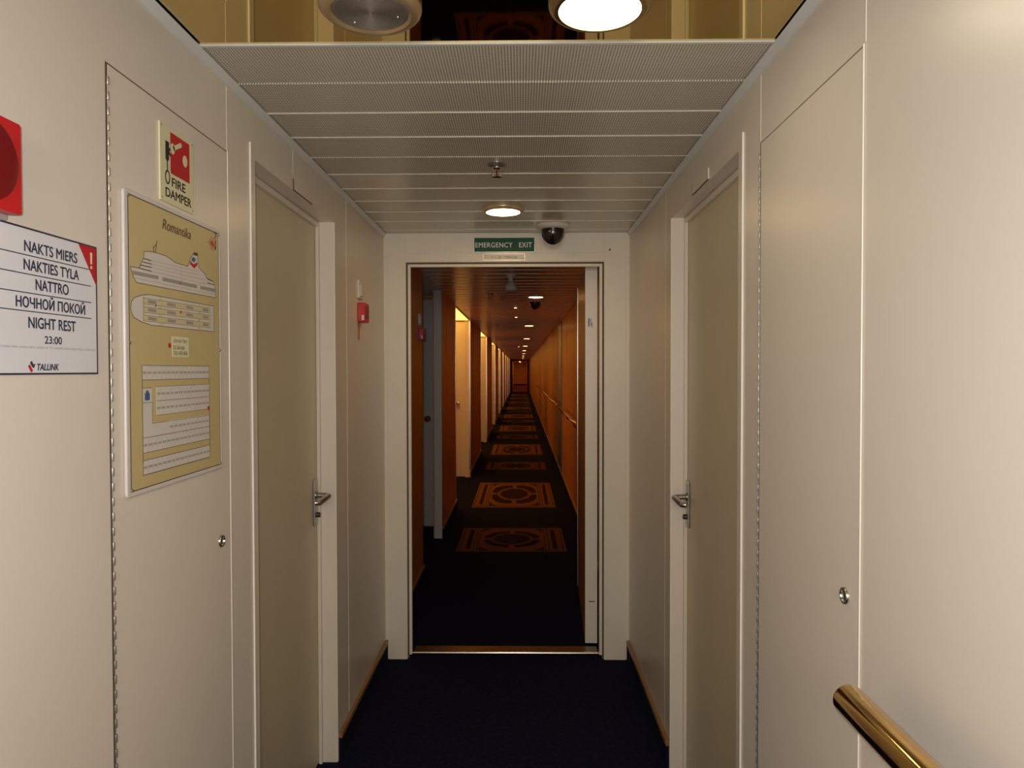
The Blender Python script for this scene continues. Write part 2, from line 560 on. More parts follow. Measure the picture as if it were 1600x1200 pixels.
# mirrored so that the painted shadow edge sits at the near end
# ------------------------------------------------------------------ skirting
def skirting(n, x, s, y0, y1):
    def bx(mb, xa, xb, za, zb):
        a, b = sorted((xa, xb))
        return mb.box(a, b, y0, y1, za, zb)
    o = struct(bx(MB(), x, x + s * 0.012, 0.0, 0.078).build('baseboard_%s' % n, M['carpet']))
    bx(MB(), x, x + s * 0.014, 0.078, 0.097).build('wood_strip', M['wood'], o, 0.002)
skirting('near_left', L, 1, 2.575, YB)
skirting('near_right', R, -1, 2.530, YB)
skirting('left_behind', L, 1, Y0, 1.76)
skirting('right_behind', R, -1, Y0, 1.70)

# ------------------------------------------------------------------ bulkhead with the fire doorway
OX0, OX1, OZ = -0.563, 0.407, 1.957
g = MB()
g.box(L, OX0, YB, YB2, 0, H).box(OX1, R, YB, YB2, 0, H).box(OX0, OX1, YB, YB2, OZ, H)
g.box(L + 0.018, OX0 - 0.004, YB - 0.003, YB, 0, OZ + 0.045).box(OX1 + 0.004, R - 0.018, YB - 0.003, YB, 0, OZ + 0.045)
g.box(OX0 - 0.004, OX1 + 0.004, YB - 0.003, YB, OZ + 0.004, OZ + 0.045)
struct(g.build('wall_bulkhead', M['white'], None, 0.001))
g = MB()
a, b = 0.008, 0.022
g.box(OX0 + a, OX0 + b, YB + 0.006, YB + 0.03, 0.02, OZ - a).box(OX1 - b, OX1 - a, YB + 0.006, YB + 0.03, 0.02, OZ - a).box(OX0 + b, OX1 - b, YB + 0.006, YB + 0.03, OZ - b, OZ - a)
fr = struct(g.build('trim_doorway', M['white'], None, 0.002))
g = MB()
g.box(OX0, OX0 + a, YB + 0.015, YB + 0.03, 0, OZ).box(OX1 - a, OX1, YB + 0.015, YB + 0.03, 0, OZ).box(OX0 + a, OX1 - a, YB + 0.015, YB + 0.03, OZ - a, OZ)
g.build('gasket', M['brown_gap'], fr)
g = MB().box(OX0 + 0.022, OX1 - 0.022, 3.532, 3.61, 0.0005, 0.018)
th = tag(g.build('threshold', M['dull_brass'], None, 0.003), 'worn brass and steel threshold strip across the doorway floor', 'threshold')
MB().lathe([(0.008, 0), (0.008, OX1 - OX0 - 0.03)], 12, (OX0 + 0.015, 3.532, 0.0125), 'x').build('front_lip', M['chrome'], th, smooth=True)
tiny = struct(MB().lathe([(0.005, 0), (0.004, -0.0006), (0, -0.0006)], 12, (0.434, YB - 0.003, 2.015), 'y').build('trim_screw', M['brown_gap']))

# fire door leaf standing open against the right side
t = thing('fire_door', 'open fire door leaf standing against the right side of the doorway, pale edge towards the camera', 'fire door',
          Matrix.Translation((0.328, 3.64, 0.02)) @ Matrix.Rotation(-0.042, 4, 'Z'))
MB().box(0.0, 0.062, 0.0, 0.985, 0.004, 1.935).build('leaf', M['veneer'], t, 0.001)
MB().box(0.0005, 0.0625, -0.006, 0.0, 0.004, 1.935).build('edge_plate', M['white'], t, 0.001)
MB().box(-0.003, 0.0, 0.965, 0.985, 0.004, 1.935).build('edge_trim', M['alu'], t)
lab = MB().box(0.014, 0.038, -0.0066, -0.006, 1.625, 1.675).build('sticker', M['sign_white'], t)
s_ = MB()
s_.box(0.016, 0.021, -0.0072, -0.0066, 1.630, 1.672)
s_.box(0.033, 0.036, -0.0072, -0.0066, 1.628, 1.650)
for k in range(4):
    s_.box(0.024, 0.031, -0.0072, -0.0066, 1.650 + k * 0.0055, 1.6525 + k * 0.0055)
s_.box(0.024, 0.036, -0.0072, -0.0066, 1.640, 1.643)
s_.build('print', M['black'], lab)
lt = MB().box(0.012, 0.050, -0.0075, -0.006, 0.135, 0.215).build('latch_plate', M['white'], t, 0.001)
MB().box(0.020, 0.050, -0.0085, -0.006, 0.218, 0.222).build('scuff', M['black'], lt)
MB().box(0.004, 0.058, 0.40, 0.46, -0.019, 0.004).build('door_foot', M['dark_steel'], t)

# ------------------------------------------------------------------ ceilings
SW = 0.1925
g = MB()
y = 1.471
i = 0
def slat(mb, y, w, lip, x0=L, x1=R):
    mb.box(x0, x1, y + 0.0008, y + w - 0.0035, H, H + 0.012)
    mb.box(x0, x1, y + w - 0.0035, y + w + 0.0008, H + 0.006, H + 0.012)
    mb.box(x0, x1, y + 0.0008, y + 0.0042, H - lip, H)
yy = 1.471
while yy < YB - 0.01:
    w = min(SW, YB - yy)
    g.mi = 1 if yy < 2.40 else 0
    slat(g, yy, w, 0.0025)
    yy += SW
yy = -2.2
g.mi = 0
while yy < -0.9:
    slat(g, yy, min(SW, -0.9 - yy), 0.0025)
    yy += SW
g.box(L - 0.1, R + 0.1, Y0, YB2, H + 0.03, H + 0.05)
struct(g.build('ceiling', [M['slat'], M['perf']]))
g = MB().box(L, R, -0.9, 1.470, H + 0.0005, H + 0.006)
cm = struct(g.build('ceiling_mirror', M['mirror']))
MB().box(L, R, 1.4665, 1.4715, H - 0.003, H + 0.0005).build('edge_strip', M['cornice'], cm)
for n, x, s in (('left', L, 1), ('right', R, -1)):
    g = MB()
    a, b = sorted((x, x + s * 0.003)); g.box(a, b, Y0, YB, H - 0.020, H)
    a, b = sorted((x, x + s * 0.014)); g.box(a, b, Y0, YB, H - 0.004, H - 0.0028)
    a, b = sorted((x + s * 0.003, x + s * 0.014))
    pr = [(x + s * 0.003, H - 0.020), (x + s * 0.014, H - 0.004), (x + s * 0.003, H - 0.004)]
    v0 = [g.bm.verts.new((p[0], Y0, p[1])) for p in pr]
    v1 = [g.bm.verts.new((p[0], YB, p[1])) for p in pr]
    for k in range(3):
        g.bm.faces.new((v0[k], v0[(k + 1) % 3], v1[(k + 1) % 3], v1[k]))
    struct(g.build('trim_cornice_%s' % n, M['cornice']))

# far ceiling
g = MB()
yy = YB2
while yy < YE:
    slat(g, yy, min(SW, YE - yy), 0.002)
    yy += SW
g.box(-1.7, R + 0.1, YB2, YE + 20, H + 0.03, H + 0.05)
struct(g.build('ceiling_far', M['far_slat_tint']))
for n, x, s, segs in (('far_right', R, -1, [(YB2, YE)]),):
    g = MB()
    for a0, b0 in segs:
        a, b = sorted((x, x + s * 0.012)); g.box(a, b, a0, b0, H - 0.018, H)
    struct(g.build('trim_cornice_%s' % n, M['slat']))

# ------------------------------------------------------------------ floor with the carpet pattern
g = MB()
g.box(-1.7, R + 0.16, Y0, YE + 20, -0.06, 0.0)
def quad(mb, x0, x1, y0, y1, z):
    mb.face([(x0, y0, z), (x1, y0, z), (x1, y1, z), (x0, y1, z)])
def poly(mb, pts, z):
    mb.face([(p[0], p[1], z) for p in pts])
def medallion(mb, y0, y1, octo):
    cx, w = -0.078, 0.438
    ly = y1 - y0
    cy = (y0 + y1) / 2
    mb.mi = 1
    quad(mb, cx - w, cx + w, y0, y1, 0.0006)
    mb.mi = 2
    f = ly
    # thin border line, side stripes
    for s in (-1, 1):
        xa, xb = sorted((cx + s * (w - 0.105), cx + s * (w - 0.068)))
        quad(mb, xa, xb, y0 + 0.10 * f, y1 - 0.10 * f, 0.0012)
        for q in (0.018, 0.132, 0.158):
            xa, xb = sorted((cx + s * (w - q), cx + s * (w - q - 0.006)))
            quad(mb, xa, xb, y0 + 0.05 * f, y1 - 0.05 * f, 0.0012)
    for s in (-1, 1):
        ya, yb = sorted((cy + s * (f / 2 - 0.03 * f), cy + s * (f / 2 - 0.04 * f)))
        quad(mb, cx - w + 0.02, cx + w - 0.02, ya, yb, 0.0012)
    # corner leaves
    for sx in (-1, 1):
        for sy in (-1, 1):
            X = cx + sx * 0.262
            Yc = cy + sy * 0.40 * f
            pts = [(X, Yc + sy * 0.04 * f), (X, Yc - sy * 0.10 * f), (X - sx * 0.03, Yc - sy * 0.01 * f), (X - sx * 0.10, Yc + sy * 0.04 * f)]
            if sx * sy < 0:
                pts.reverse()
            poly(mb, pts, 0.0012)
    # four lobes
    rx, ry = (0.25, 0.36 * f) if octo else (0.235, 0.34 * f)
    for q in range(4):
        a0 = q * PI / 2 + 0.10
        a1 = (q + 1) * PI / 2 - 0.10
        out, inn = [], []
        for k in range(13):
            u = k / 12
            a = a0 + (a1 - a0) * u
            bulge = 1 + (0.13 if octo else 0.04) * math.sin(PI * u)
            out.append((cx + rx * bulge * math.cos(a), cy + ry * bulge * math.sin(a)))
            inn.append((cx + rx * 0.77 * math.cos(a), cy + ry * 0.72 * math.sin(a)))
        for k in range(12):
            poly(mb, [inn[k], out[k], out[k + 1], inn[k + 1]], 0.0012)
    # centre
    n = 8 if octo else 28
    poly(mb, circle(cx, cy, rx * 0.66, ry * 0.60, n, PI / 8 if octo else 0), 0.0012)
    for rr in (0.71,):
        o, i_ = circle(cx, cy, rx * (rr + 0.01), ry * (rr - 0.05), n, PI / 8 if octo else 0), circle(cx, cy, rx * (rr - 0.012), ry * (rr - 0.07), n, PI / 8 if octo else 0)
        for k in range(n):
            poly(mb, [i_[k], o[k], o[(k + 1) % n], i_[(k + 1) % n]], 0.0012)
for k in range(9):
    o = 4.6 * k
    if 6.40 + o < YE:
        medallion(g, 5.56 + o, 6.40 + o, False)
    if 8.99 + o < YE:
        medallion(g, 7.36 + o, 8.99 + o, True)
g.mi = 3
quad(g, L, R, YE + 0.14, YE + 19.9, 0.0006)
g.mi = 0
struct(g.build('floor', [M['carpet'], M['carpet_tan'], M['carpet_dark'], M['red_carpet']]))

# ------------------------------------------------------------------ far corridor walls
segs = [(YB2, DARK[0]), (DARK[1], NICHE[0][0])]
for a, b in zip(NICHE, NICHE[1:]):
    segs.append((a[1], b[0]))
segs.append((NICHE[-1][1], YE))
g = MB()
for a, b in segs:
    g.box(L - 0.06, L, a, b, 0, H)
for a, b in [DARK] + NICHE:
    g.box(-1.62, -1.56, a - 0.06, b + 0.6, 0, H)          # back of the niche
    g.box(-1.56, L - 0.06, a - 0.06, a, 0, H)              # near side
    bb = b + 0.41 if a == DARK[0] else b
    if a == DARK[0]:
        g.box(-0.745, L - 0.06, b, bb + 0.06, 0, H)
    g.box(-1.56, -0.745 if a != DARK[0] else -0.745, bb + 0.045, bb + 0.09, 0, H)
    g.box(-1.56, -0.745, bb, bb + 0.045, 2.075, H)           # above the door
struct(g.build('wall_far_left', M['veneer']))
g = MB()
g.box(R, R + 0.06, YB2, YE, 0, H)
struct(g.build('wall_far_right', M['veneer']))
g = MB()
yy = 4.8
while yy < 44:
    g.box(R - 0.0012, R, yy, yy + 0.008, 0.097, H - 0.02)
    yy += 1.15
struct(g.build('trim_far_right_joints', M['brown_gap']))
g = MB()
for a, b in [DARK] + NICHE:
    g.box(L, L + 0.0012, a - 0.9, a - 0.892, 0.097, H)
struct(g.build('trim_far_left_joints', M['brown_gap']))
for i, (a, b) in enumerate(segs):
    skirting('far_left_%d' % (i + 1), L, 1, a, b)
skirting('far_right', R, -1, YB2, YE)
# steel corner guards where each wall stretch ends at a niche
g = MB()
for a, b in NICHE:
    g.box(L - 0.02, L + 0.002, a - 0.0005, a + 0.002, 0.1, H)
    g.box(L, L + 0.002, a - 0.022, a, 0.1, H)
    if a != DARK[0]:
        g.box(L - 0.02, L + 0.002, b - 0.002, b, 0.1, H)
struct(g.build('trim_corner_guards', M['chrome']))
# white post of the dark niche
struct(MB().box(-0.734, L + 0.001, DARK[1] - 0.012, DARK[1], 0.0, H).build('trim_niche_post', M['grey_door']))

ORD = ['first', 'second', 'third', 'fourth', 'fifth', 'sixth', 'seventh', 'eighth', 'ninth', 'tenth']
def cabin_door(n, y, m, label):
    # faces the camera (towards -Y); latch near the corridor
    o = MB().box(-1.53, -0.7455, y + 0.004, y + 0.044, 0.012, 2.07).build('door_%d' % n, m, None, 0.001)
    struct(o)
    o['label'] = label
    h = MB().lathe([(0.026, 0), (0.026, -0.006), (0.012, -0.010), (0.012, -0.03), (0.024, -0.038), (0.028, -0.052), (0.02, -0.064), (0, -0.066)], 20, (-0.845, y + 0.004, 0.99), 'y')
    h.build('door_knob', M['brass'], o, smooth=True)
    j = MB()
    j.box(-0.7445, -0.7335, y - 0.003, y + 0.03, 0.0, 2.095)
    j.build('door_jamb', m, o)
    return o
n_door = 3
cabin_door(n_door, DARK[1] + 0.41, M['grey_door'], 'grey white cabin door in the dark first niche left of the far corridor')
for k, (a, b) in enumerate(NICHE):
    n_door += 1
    cabin_door(n_door, b, M['white_door'], 'white cabin door in the %s lit niche along the left of the far corridor' % ORD[k])
    struct(MB().box(-0.7335, L - 0.02, b - 0.001, b + 0.01, 0, H).build('trim_niche_edge_%d' % (k + 1), M['white_door']))
# doors' returns
# niche ceilings with their lamp panels
g = MB()
for a, b in [DARK] + NICHE:
    bb = b + 0.41 if a == DARK[0] else b
    g.box(-1.56, L, a, bb, H, H + 0.012)
struct(g.build('ceiling_niches', M['slat']))
first = None
for k, (a, b) in enumerate(NICHE):
    lab = 'glowing yellow ceiling panel over the %s lit cabin niche' % ORD[k]
    if first is None:
        first = thing('niche_light', lab, 'ceiling light', (-1.08, (a + b) / 2, H), 'lamp panels over the cabin niches')
        hw, hl = 0.40, (b - a) / 2 - 0.012
        MB().ring([(-hw, -hl), (hw, -hl), (hw, hl), (-hw, hl)], [(-hw + 0.012, -hl + 0.012), (hw - 0.012, -hl + 0.012), (hw - 0.012, hl - 0.012), (-hw + 0.012, hl - 0.012)], -0.012, 0).build('frame', M['lamp_ring'], first)
        MB().box(-hw + 0.012, hw - 0.012, -hl + 0.012, hl - 0.012, -0.009, -0.001).build('diffuser', M['niche_glass'], first)
    else:
        dup(first, (-1.08, (a + b) / 2, H), lab)

# flush steel panel in the far right wall
t = thing('steel_panel', 'narrow grey steel panel set in the orange right wall of the far corridor', 'steel panel', on_right(9.65, 0.02, R))
MB().box(-0.45, 0.45, 0, 2.02, 0, 0.004).build('panel', M['steel'], t, 0.001)
s_ = MB()
s_.ring([(-0.47, 0), (0.47, 0), (0.47, 2.04), (-0.47, 2.04)], [(-0.45, 0), (0.45, 0), (0.45, 2.02), (-0.45, 2.02)], 0, 0.010)
s_.build('frame', M['dark_steel'], t)
s_ = MB()
for (u, v, a, b) in ((-0.2, 1.36, 0.10, 0.03), (0.1, 1.33, 0.16, 0.025), (-0.05, 1.27, 0.2, 0.02), (0.18, 1.24, 0.08, 0.02), (-0.1, 1.20, 0.12, 0.03)):
    s_.box(u - a / 2, u + a / 2, v, v + b, 0.004, 0.005)
s_.build('white_markings', M['sign_white'], t)

# far end: opening and what lies behind
g = MB()
g.box(L - 0.1, -0.57, YE, YE + 0.14, 0, H).box(0.43, R + 0.06, YE, YE + 0.14, 0, H).box(-0.57, 0.43, YE, YE + 0.14, 2.03, H)
g.box(-1.7, L - 0.1, YE, YE + 0.14, 0, H)
struct(g.build('wall_far_end', M['veneer']))
g = MB()
g.ring([(-0.61, 0.0), (0.47, 0.0), (0.47, 2.07), (-0.61, 2.07)], [(-0.55, 0.0005), (0.41, 0.0005), (0.41, 2.01), (-0.55, 2.01)], 0, 0.03)
o = g.build('trim_far_doorway', M['brown_gap'])
o.matrix_world = on_front(0, 0.001, YE)
struct(o)
g = MB()
g.box(L - 0.06, L, YE + 0.14, YE + 20, 0, H).box(R, R + 0.06, YE + 0.14, YE + 20, 0, H).box(L, R, YE + 19.9, YE + 20, 0, H)
struct(g.build('wall_beyond', M['veneer']))
struct(MB().box(L, R, YE + 19.88, YE + 19.9, 0.002, 0.12).build('baseboard_beyond', M['carpet_dark']))
struct(MB().box(L, R, YE + 0.14, YE + 20, H, H + 0.012).build('ceiling_beyond', M['slat']))

# ------------------------------------------------------------------ handrails
def rail(label, y0, y1, x, z, r, brk, m, group=None):
    t = thing('handrail', label, 'handrail', (x, (y0 + y1) / 2, z), group)
    hl = (y1 - y0) / 2
    prof = []
    for k in range(9):
        a = k / 8 * PI / 2
        prof.append((r * math.sin(a), -hl - 0.004 + r * 0.55 * (1 - math.cos(a)) ))
    prof += [(r, hl - r * 0.55)]
    for k in range(1, 9):
        a = k / 8 * PI / 2
        prof.append((r * math.cos(a), hl - r * 0.55 + r * 0.55 * math.sin(a)))
    MB().lathe(prof, 32, (0, 0, 0), 'y').build('rail', m, t, smooth=True)
    for by in brk:
        q = by - (y0 + y1) / 2
        dx = R - x
        MB().tube([(dx - 0.004, q, -0.05), (dx * 0.5, q, -0.05), (dx * 0.15, q, -0.045), (0.0, q, -0.03), (0, q, -r + 0.002)], 0.007, 10).build('bracket', m, t, smooth=True)
        MB().lathe([(0.022, 0), (0.022, -0.004), (0.018, -0.006), (0, -0.006)], 20, (dx, q, -0.05), 'x').build('bracket_flange', m, t, smooth=True)
    return t
rail('brass handrail with a rounded end on the near right wall', -1.4, 1.0, 0.457, 0.968, 0.0222, (0.45, -0.5, -1.2), M['brass'])
G_ = 'brass handrails of the far corridor'
rail('nearer brass handrail on the orange right wall beyond the doorway', 5.75, 8.60, 0.468, 0.970, 0.02, (6.3, 7.3, 8.3), M['brass'])
rail('farther brass handrail on the orange right wall, beyond the steel panel', 9.25, 21.0, 0.468, 0.970, 0.02, (10.6, 13.0, 16.0, 19.0), M['brass'])

# ------------------------------------------------------------------ ceiling lamps
def downlight(label, loc, r, glass, cat='ceiling light', group=None, drop=0.016, ring='lamp_ring'):
    t = thing('ceiling_lamp', label, cat, loc, group)
    ri = r * 0.80
    MB().lathe([(r * 0.98, 0), (r, -0.004), (r * 0.985, -0.009), (r * 0.90, -drop * 0.95), (r * 0.84, -drop), (ri, -drop), (ri, 0)], 56).build('ring', M[ring], t, smooth=True)
    MB().lathe([(ri - 0.0003, -0.001), (ri - 0.0003, -drop + 0.0012), (ri * 0.6, -drop + 0.0006), (0, -drop)], 48).build('glass', glass, t, smooth=True)
    return t
downlight('bright round lamp in the gold mirrored ceiling, right of the speaker', (0.145, 1.312, H), 0.094, M['near_glass'], ring='dark_ring')
lamp = downlight('round lit lamp in the slatted ceiling just before the doorway', (-0.073, 2.967, H), 0.088, M['small_glass'])
ry = [6.43, 10.6, 15.0, 19.6, 24.2, 28.8, 33.4, 38.0, 42.6]
first = None
for k, yv in enumerate(ry):
    lab = '%s round lamp from the doorway along the far corridor ceiling' % ORD[k]
    x = 0.135 if k == 0 else 0.122
    if first is None:
        first = downlight(lab, (x, yv, H), 0.08, M['far_glass'], group='round lamps of the far corridor ceiling')
    else:
        dup(first, (x, yv, H), lab)
far_fill = downlight('nearest added fill lamp behind the far end doorway', (-0.07, YE + 3, H), 0.09, M['room_fill_glass'], group='added fill lamps behind the far end doorway')  # unseen lamps added to brighten the view through the far doorway
for k, q in enumerate((8, 13, 17.5)):
    dup(far_fill, (-0.07, YE + q, H), '%s added fill lamp behind the far end doorway' % ORD[k + 1])
# small spots
first = None
for k, yv in enumerate((7.63, 8.97, 20.4)):
    lab = ['small bright ceiling spot nearest the doorway in the far corridor', 'small bright ceiling spot just behind the nearest one', 'small bright ceiling spot far down the corridor'][k]
    if first is None:
        first = thing('ceiling_spot', lab, 'ceiling light', (-0.058, yv, H), 'small spots of the far corridor')
        MB().lathe([(0.03, 0), (0.03, -0.004), (0.022, -0.007), (0.018, -0.004), (0.018, 0)], 24).build('ring', M['chrome'], first, smooth=True)
        MB().lathe([(0.018, -0.003), (0.012, -0.008), (0, -0.009)], 20).build('bulb', M['spot_glass'], first, smooth=True)
    else:
        dup(first, (-0.058, yv, H), lab)

# speaker in the mirror ceiling
t = thing('ceiling_speaker', 'round grey grilled loudspeaker in the gold mirrored ceiling, left of the lamp', 'loudspeaker', (-0.275, 1.314, H))
MB().lathe([(0.091, 0), (0.094, -0.004), (0.093, -0.010), (0.085, -0.017), (0.074, -0.018), (0.069, -0.014), (0.069, 0)], 56).build('rim', M['beige'], t, smooth=True)
pf = [(0.070, -0.012)]
for k in range(22):
    r_ = 0.067 - k * 0.003
    pf += [(r_, -0.0145), (r_ - 0.0014, -0.0145), (r_ - 0.0018, -0.0128), (r_ - 0.0026, -0.0128)]
pf = [p for p in pf if p[0] > 0.001] + [(0, -0.0145)]
gr = MB().lathe(pf, 56).build('grille', M['grille'], t)
for a in (0.3, 2.4, 4.5):
    MB().lathe([(0.0022, -0.0145), (0.0016, -0.0165), (0, -0.0168)], 10, (0.05 * math.cos(a), 0.05 * math.sin(a), 0)).build('screw', M['chrome'], gr, smooth=True)

# sprinklers
def sprinkler(label, loc, group=None):
    t = thing('sprinkler', label, 'sprinkler', loc, group)
    MB().lathe([(0.034, 0), (0.034, -0.002), (0.026, -0.006), (0.016, -0.007), (0.013, 0)], 28).build('escutcheon', M['steel'], t, smooth=True)
    MB().lathe([(0.012, 0), (0.012, -0.008), (0.016, -0.009), (0.016, -0.014), (0.009, -0.015), (0, -0.015)], 20).build('body', M['chrome'], t, smooth=True)
    f = MB()
    for s in (-1, 1):
        f.tube([(s * 0.012, 0, -0.012), (s * 0.0145, 0, -0.018), (s * 0.0145, 0, -0.03), (s * 0.008, 0, -0.038), (0, 0, -0.041)], 0.0021, 8)
    f.build('frame_arms', M['chrome'], t, smooth=True)
    MB().tube([(0, 0, -0.014), (0, 0, -0.04)], 0.0022, 8).build('bulb', M['lens'], t, smooth=True)
    MB().lathe([(0.004, -0.040), (0.015, -0.041), (0.016, -0.0425), (0.004, -0.044), (0, -0.044)], 20).build('deflector', M['chrome'], t, smooth=True)
    return t
sp = sprinkler('chrome sprinkler head hanging from the slatted ceiling before the lit round lamp', (-0.078, 2.33, H))
dup(sp, (-0.27, 6.28, H), 'small sprinkler head left of the first lamp in the far corridor ceiling')
dup(sp, (-0.16, 6.36, H), 'small sprinkler head nearer the middle of the far corridor ceiling')
dup(sp, (-0.33, 10.4, H), 'small sprinkler head beside the second lamp of the far corridor')

# dome cameras
def dome_cam(label, loc, r):
    t = thing('dome_camera', label, 'security camera', loc)
    MB().lathe([(r * 1.5, 0), (r * 1.52, -0.004), (r * 1.42, -0.012), (r * 1.15, -0.018), (r * 1.0, -0.020), (r * 0.99, 0)], 44).build('collar', M['white_plastic'], t, smooth=True)
    pf = [(r * 0.99, -0.012), (r * 0.98, -0.035)]
    for k in range(1, 10):
        a = k / 9 * PI / 2
        pf.append((r * 0.98 * math.cos(a), -0.035 - r * 1.02 * math.sin(a)))
    MB().lathe(pf, 40).build('dome', M['dome'], t, smooth=True)
    return t
c1 = dome_cam('dark dome camera with white collar beside the emergency exit sign', (0.149, 3.31, H), 0.0535)
dup(c1, (0.137, 6.84, H), 'dark dome camera in the far corridor ceiling behind the first lamp')

# smoke detector
t = thing('smoke_detector', 'white bell-shaped smoke detector hanging just beyond the doorway', 'smoke detector', (-0.071, 5.04, H))
MB().lathe([(0.032, 0), (0.032, -0.012), (0.018, -0.016), (0.016, -0.045)], 28).build('neck', M['white_plastic'], t, smooth=True)
MB().lathe([(0.016, -0.042), (0.028, -0.052), (0.040, -0.072), (0.046, -0.092), (0.044, -0.106), (0.030, -0.112), (0, -0.114)], 32).build('bell', M['white_plastic'], t, smooth=True)
MB().lathe([(0.028, -0.110), (0.026, -0.118), (0, -0.119)], 24).build('sensor', M['grey'], t, smooth=True)

# ------------------------------------------------------------------ wall fittings on the left
def switch(label, mtx):
    t = thing('light_switch', label, 'light switch', mtx)
    MB().prism(rrect(0, 0.078, 0, 0.074, 0.004), 0, 0.009).build('plate', M['white_plastic'], t, 0.0015)
    MB().prism([(0.018, 0.010), (0.060, 0.010), (0.060, 0.060), (0.018, 0.060)], 0.009, 0.013).build('rocker', M['white_plastic'], t, 0.001)
    return t
sw = switch('white light switch above the small red box, before the doorway', on_left(2.918, 1.727, L))
s2 = dup(sw, (L, 4.66, 1.727), 'white light switch above the red box beyond the doorway')

def call_point(label, mtx):
    t = thing('fire_call_point', label, 'fire call point', mtx)
    MB().prism(rrect(0, 0.080, 0, 0.080, 0.005), 0, 0.032).build('housing', M['red'], t, 0.003)
    MB().prism(rrect(0.014, 0.066, 0.016, 0.066, 0.003), 0.032, 0.0335).build('glass_panel', M['lens'], t)
    MB().box(-0.0016, -0.0002, 0.008, 0.028, 0.018, 0.028).build('white_tag', M['sign_white'], t)
    MB().box(0.008, 0.030, -0.072, 0.0, 0, 0.003).build('hanging_tag', M['orange_plastic'], t, 0.001)
    return t
cp = call_point('small red fire call point box below the switch before the doorway', on_left(2.916, 1.628, L))
dup(cp, (L, 4.66, 1.628), 'small red fire call point box on the orange wall beyond the doorway')

# red sounder
t = thing('alarm_sounder', 'square red alarm box with a round dark lens at the left edge', 'alarm', on_left(0.854, 1.688, L))
MB().prism(rrect(-0.056, 0.056, -0.065, 0.056, 0.004), 0, 0.012).build('base', M['grey'], t, 0.001)
MB().prism(rrect(-0.058, 0.058, -0.058, 0.058, 0.004), 0.008, 0.030).build('housing', M['red'], t, 0.002)
pf = [(0.050, 0.030), (0.049, 0.0320)]
for k in range(1, 9):
    a = k / 8 * PI / 2
    pf.append((0.047 * math.cos(a), 0.0320 + 0.002 * math.sin(a)))
MB().lathe(pf, 48).build('lens', M['lens'], t, smooth=True)

# night rest notice: local origin at wall (y 1.003, z 1.5245)
t = thing('notice_sign', 'white notice with five ruled lines of text and a red corner, below the red alarm', 'sign', on_left(1.0, 1.5245, L))
hw, hh = 0.1155, 0.100
MB().box(-hw, hw, -hh, hh, 0, 0.003).build('plate', M['sign_white'], t)
B = [(-hw, -hh), (hw, -hh), (hw, hh), (-hw, hh)]
bw = 0.0026
Bi = [(-hw + bw, -hh + bw), (hw - bw, -hh + bw), (hw - bw, hh - bw), (-hw + bw, hh - bw)]
MB().ring(B, Bi, 0.003, 0.0034).build('border', M['navy'], t)
c_ = MB().prism([(hw - bw, hh - bw), (0.070, hh - bw), (hw - bw, 0.040)], 0.003, 0.0034).build('red_corner', M['red_print'], t)
e = MB().prism([(0.0985, 0.089), (0.1035, 0.089), (0.1028, 0.071), (0.0992, 0.071)], 0.0034, 0.0037)
e.prism(circle(0.101, 0.066, 0.0024, n=12), 0.0034, 0.0037)
e.build('exclamation_mark', M['lumi'], c_)
s_ = MB()
Z0 = 1.5245
for z in (1.5868, 1.5613, 1.5358, 1.5110):
    s_.box(-0.098, 0.100, z - Z0 - 0.0007, z - Z0 + 0.0007, 0.003, 0.0033)
s_.build('rule_lines', M['navy'], t)
for body, c, w, z, h in (('NAKTS MIERS', 0.009, 0.114, 1.5990, 0.0148), ('NAKTIES TYLA', 0.010, 0.119, 1.5740, 0.0148), ('NATTRO', 0.009, 0.071, 1.5490, 0.0150),
                         ('НОЧНОЙ ПОКОЙ', 0.009, 0.149, 1.5250, 0.0185), ('NIGHT REST', 0.009, 0.102, 1.4960, 0.0152), ('23:00', 0.009, 0.037, 1.4735, 0.0105)):
    text('lettering', body, M['navy'], t, c, z - Z0, w, h, 0.0034, bold=0.036)
text('fine_print', 'Pēc Latvijas laika. Latvijos laiku. Lettisk tid. По латвийскому времени. Latvian time.', M['grey'], t, 0.002, 1.4622 - Z0, 0.215, 0.0046, 0.0034)
text('lettering', 'TALLINK', M['navy'], t, -0.003, 1.4352 - Z0, 0.046, 0.0088, 0.0034, shear=0.22, bold=0.05)
e = MB().prism([(-0.044, 0.0010 - 0.0893), (-0.0405, 0.0035 - 0.0893), (-0.0345, -0.0050 - 0.0893), (-0.0380, -0.0075 - 0.0893)], 0.003, 0.0035)
e.build('red_mark', M['red_print'], t)
e = MB().prism([(-0.040, 0.0060 - 0.0893), (-0.0365, 0.0085 - 0.0893), (-0.0335, 0.0035 - 0.0893), (-0.0295, 0.0045 - 0.0893), (-0.0325, -0.0015 - 0.0893), (-0.0352, -0.0005 - 0.0893)], 0.003, 0.0035)
e.build('blue_mark', M['navy'], t)

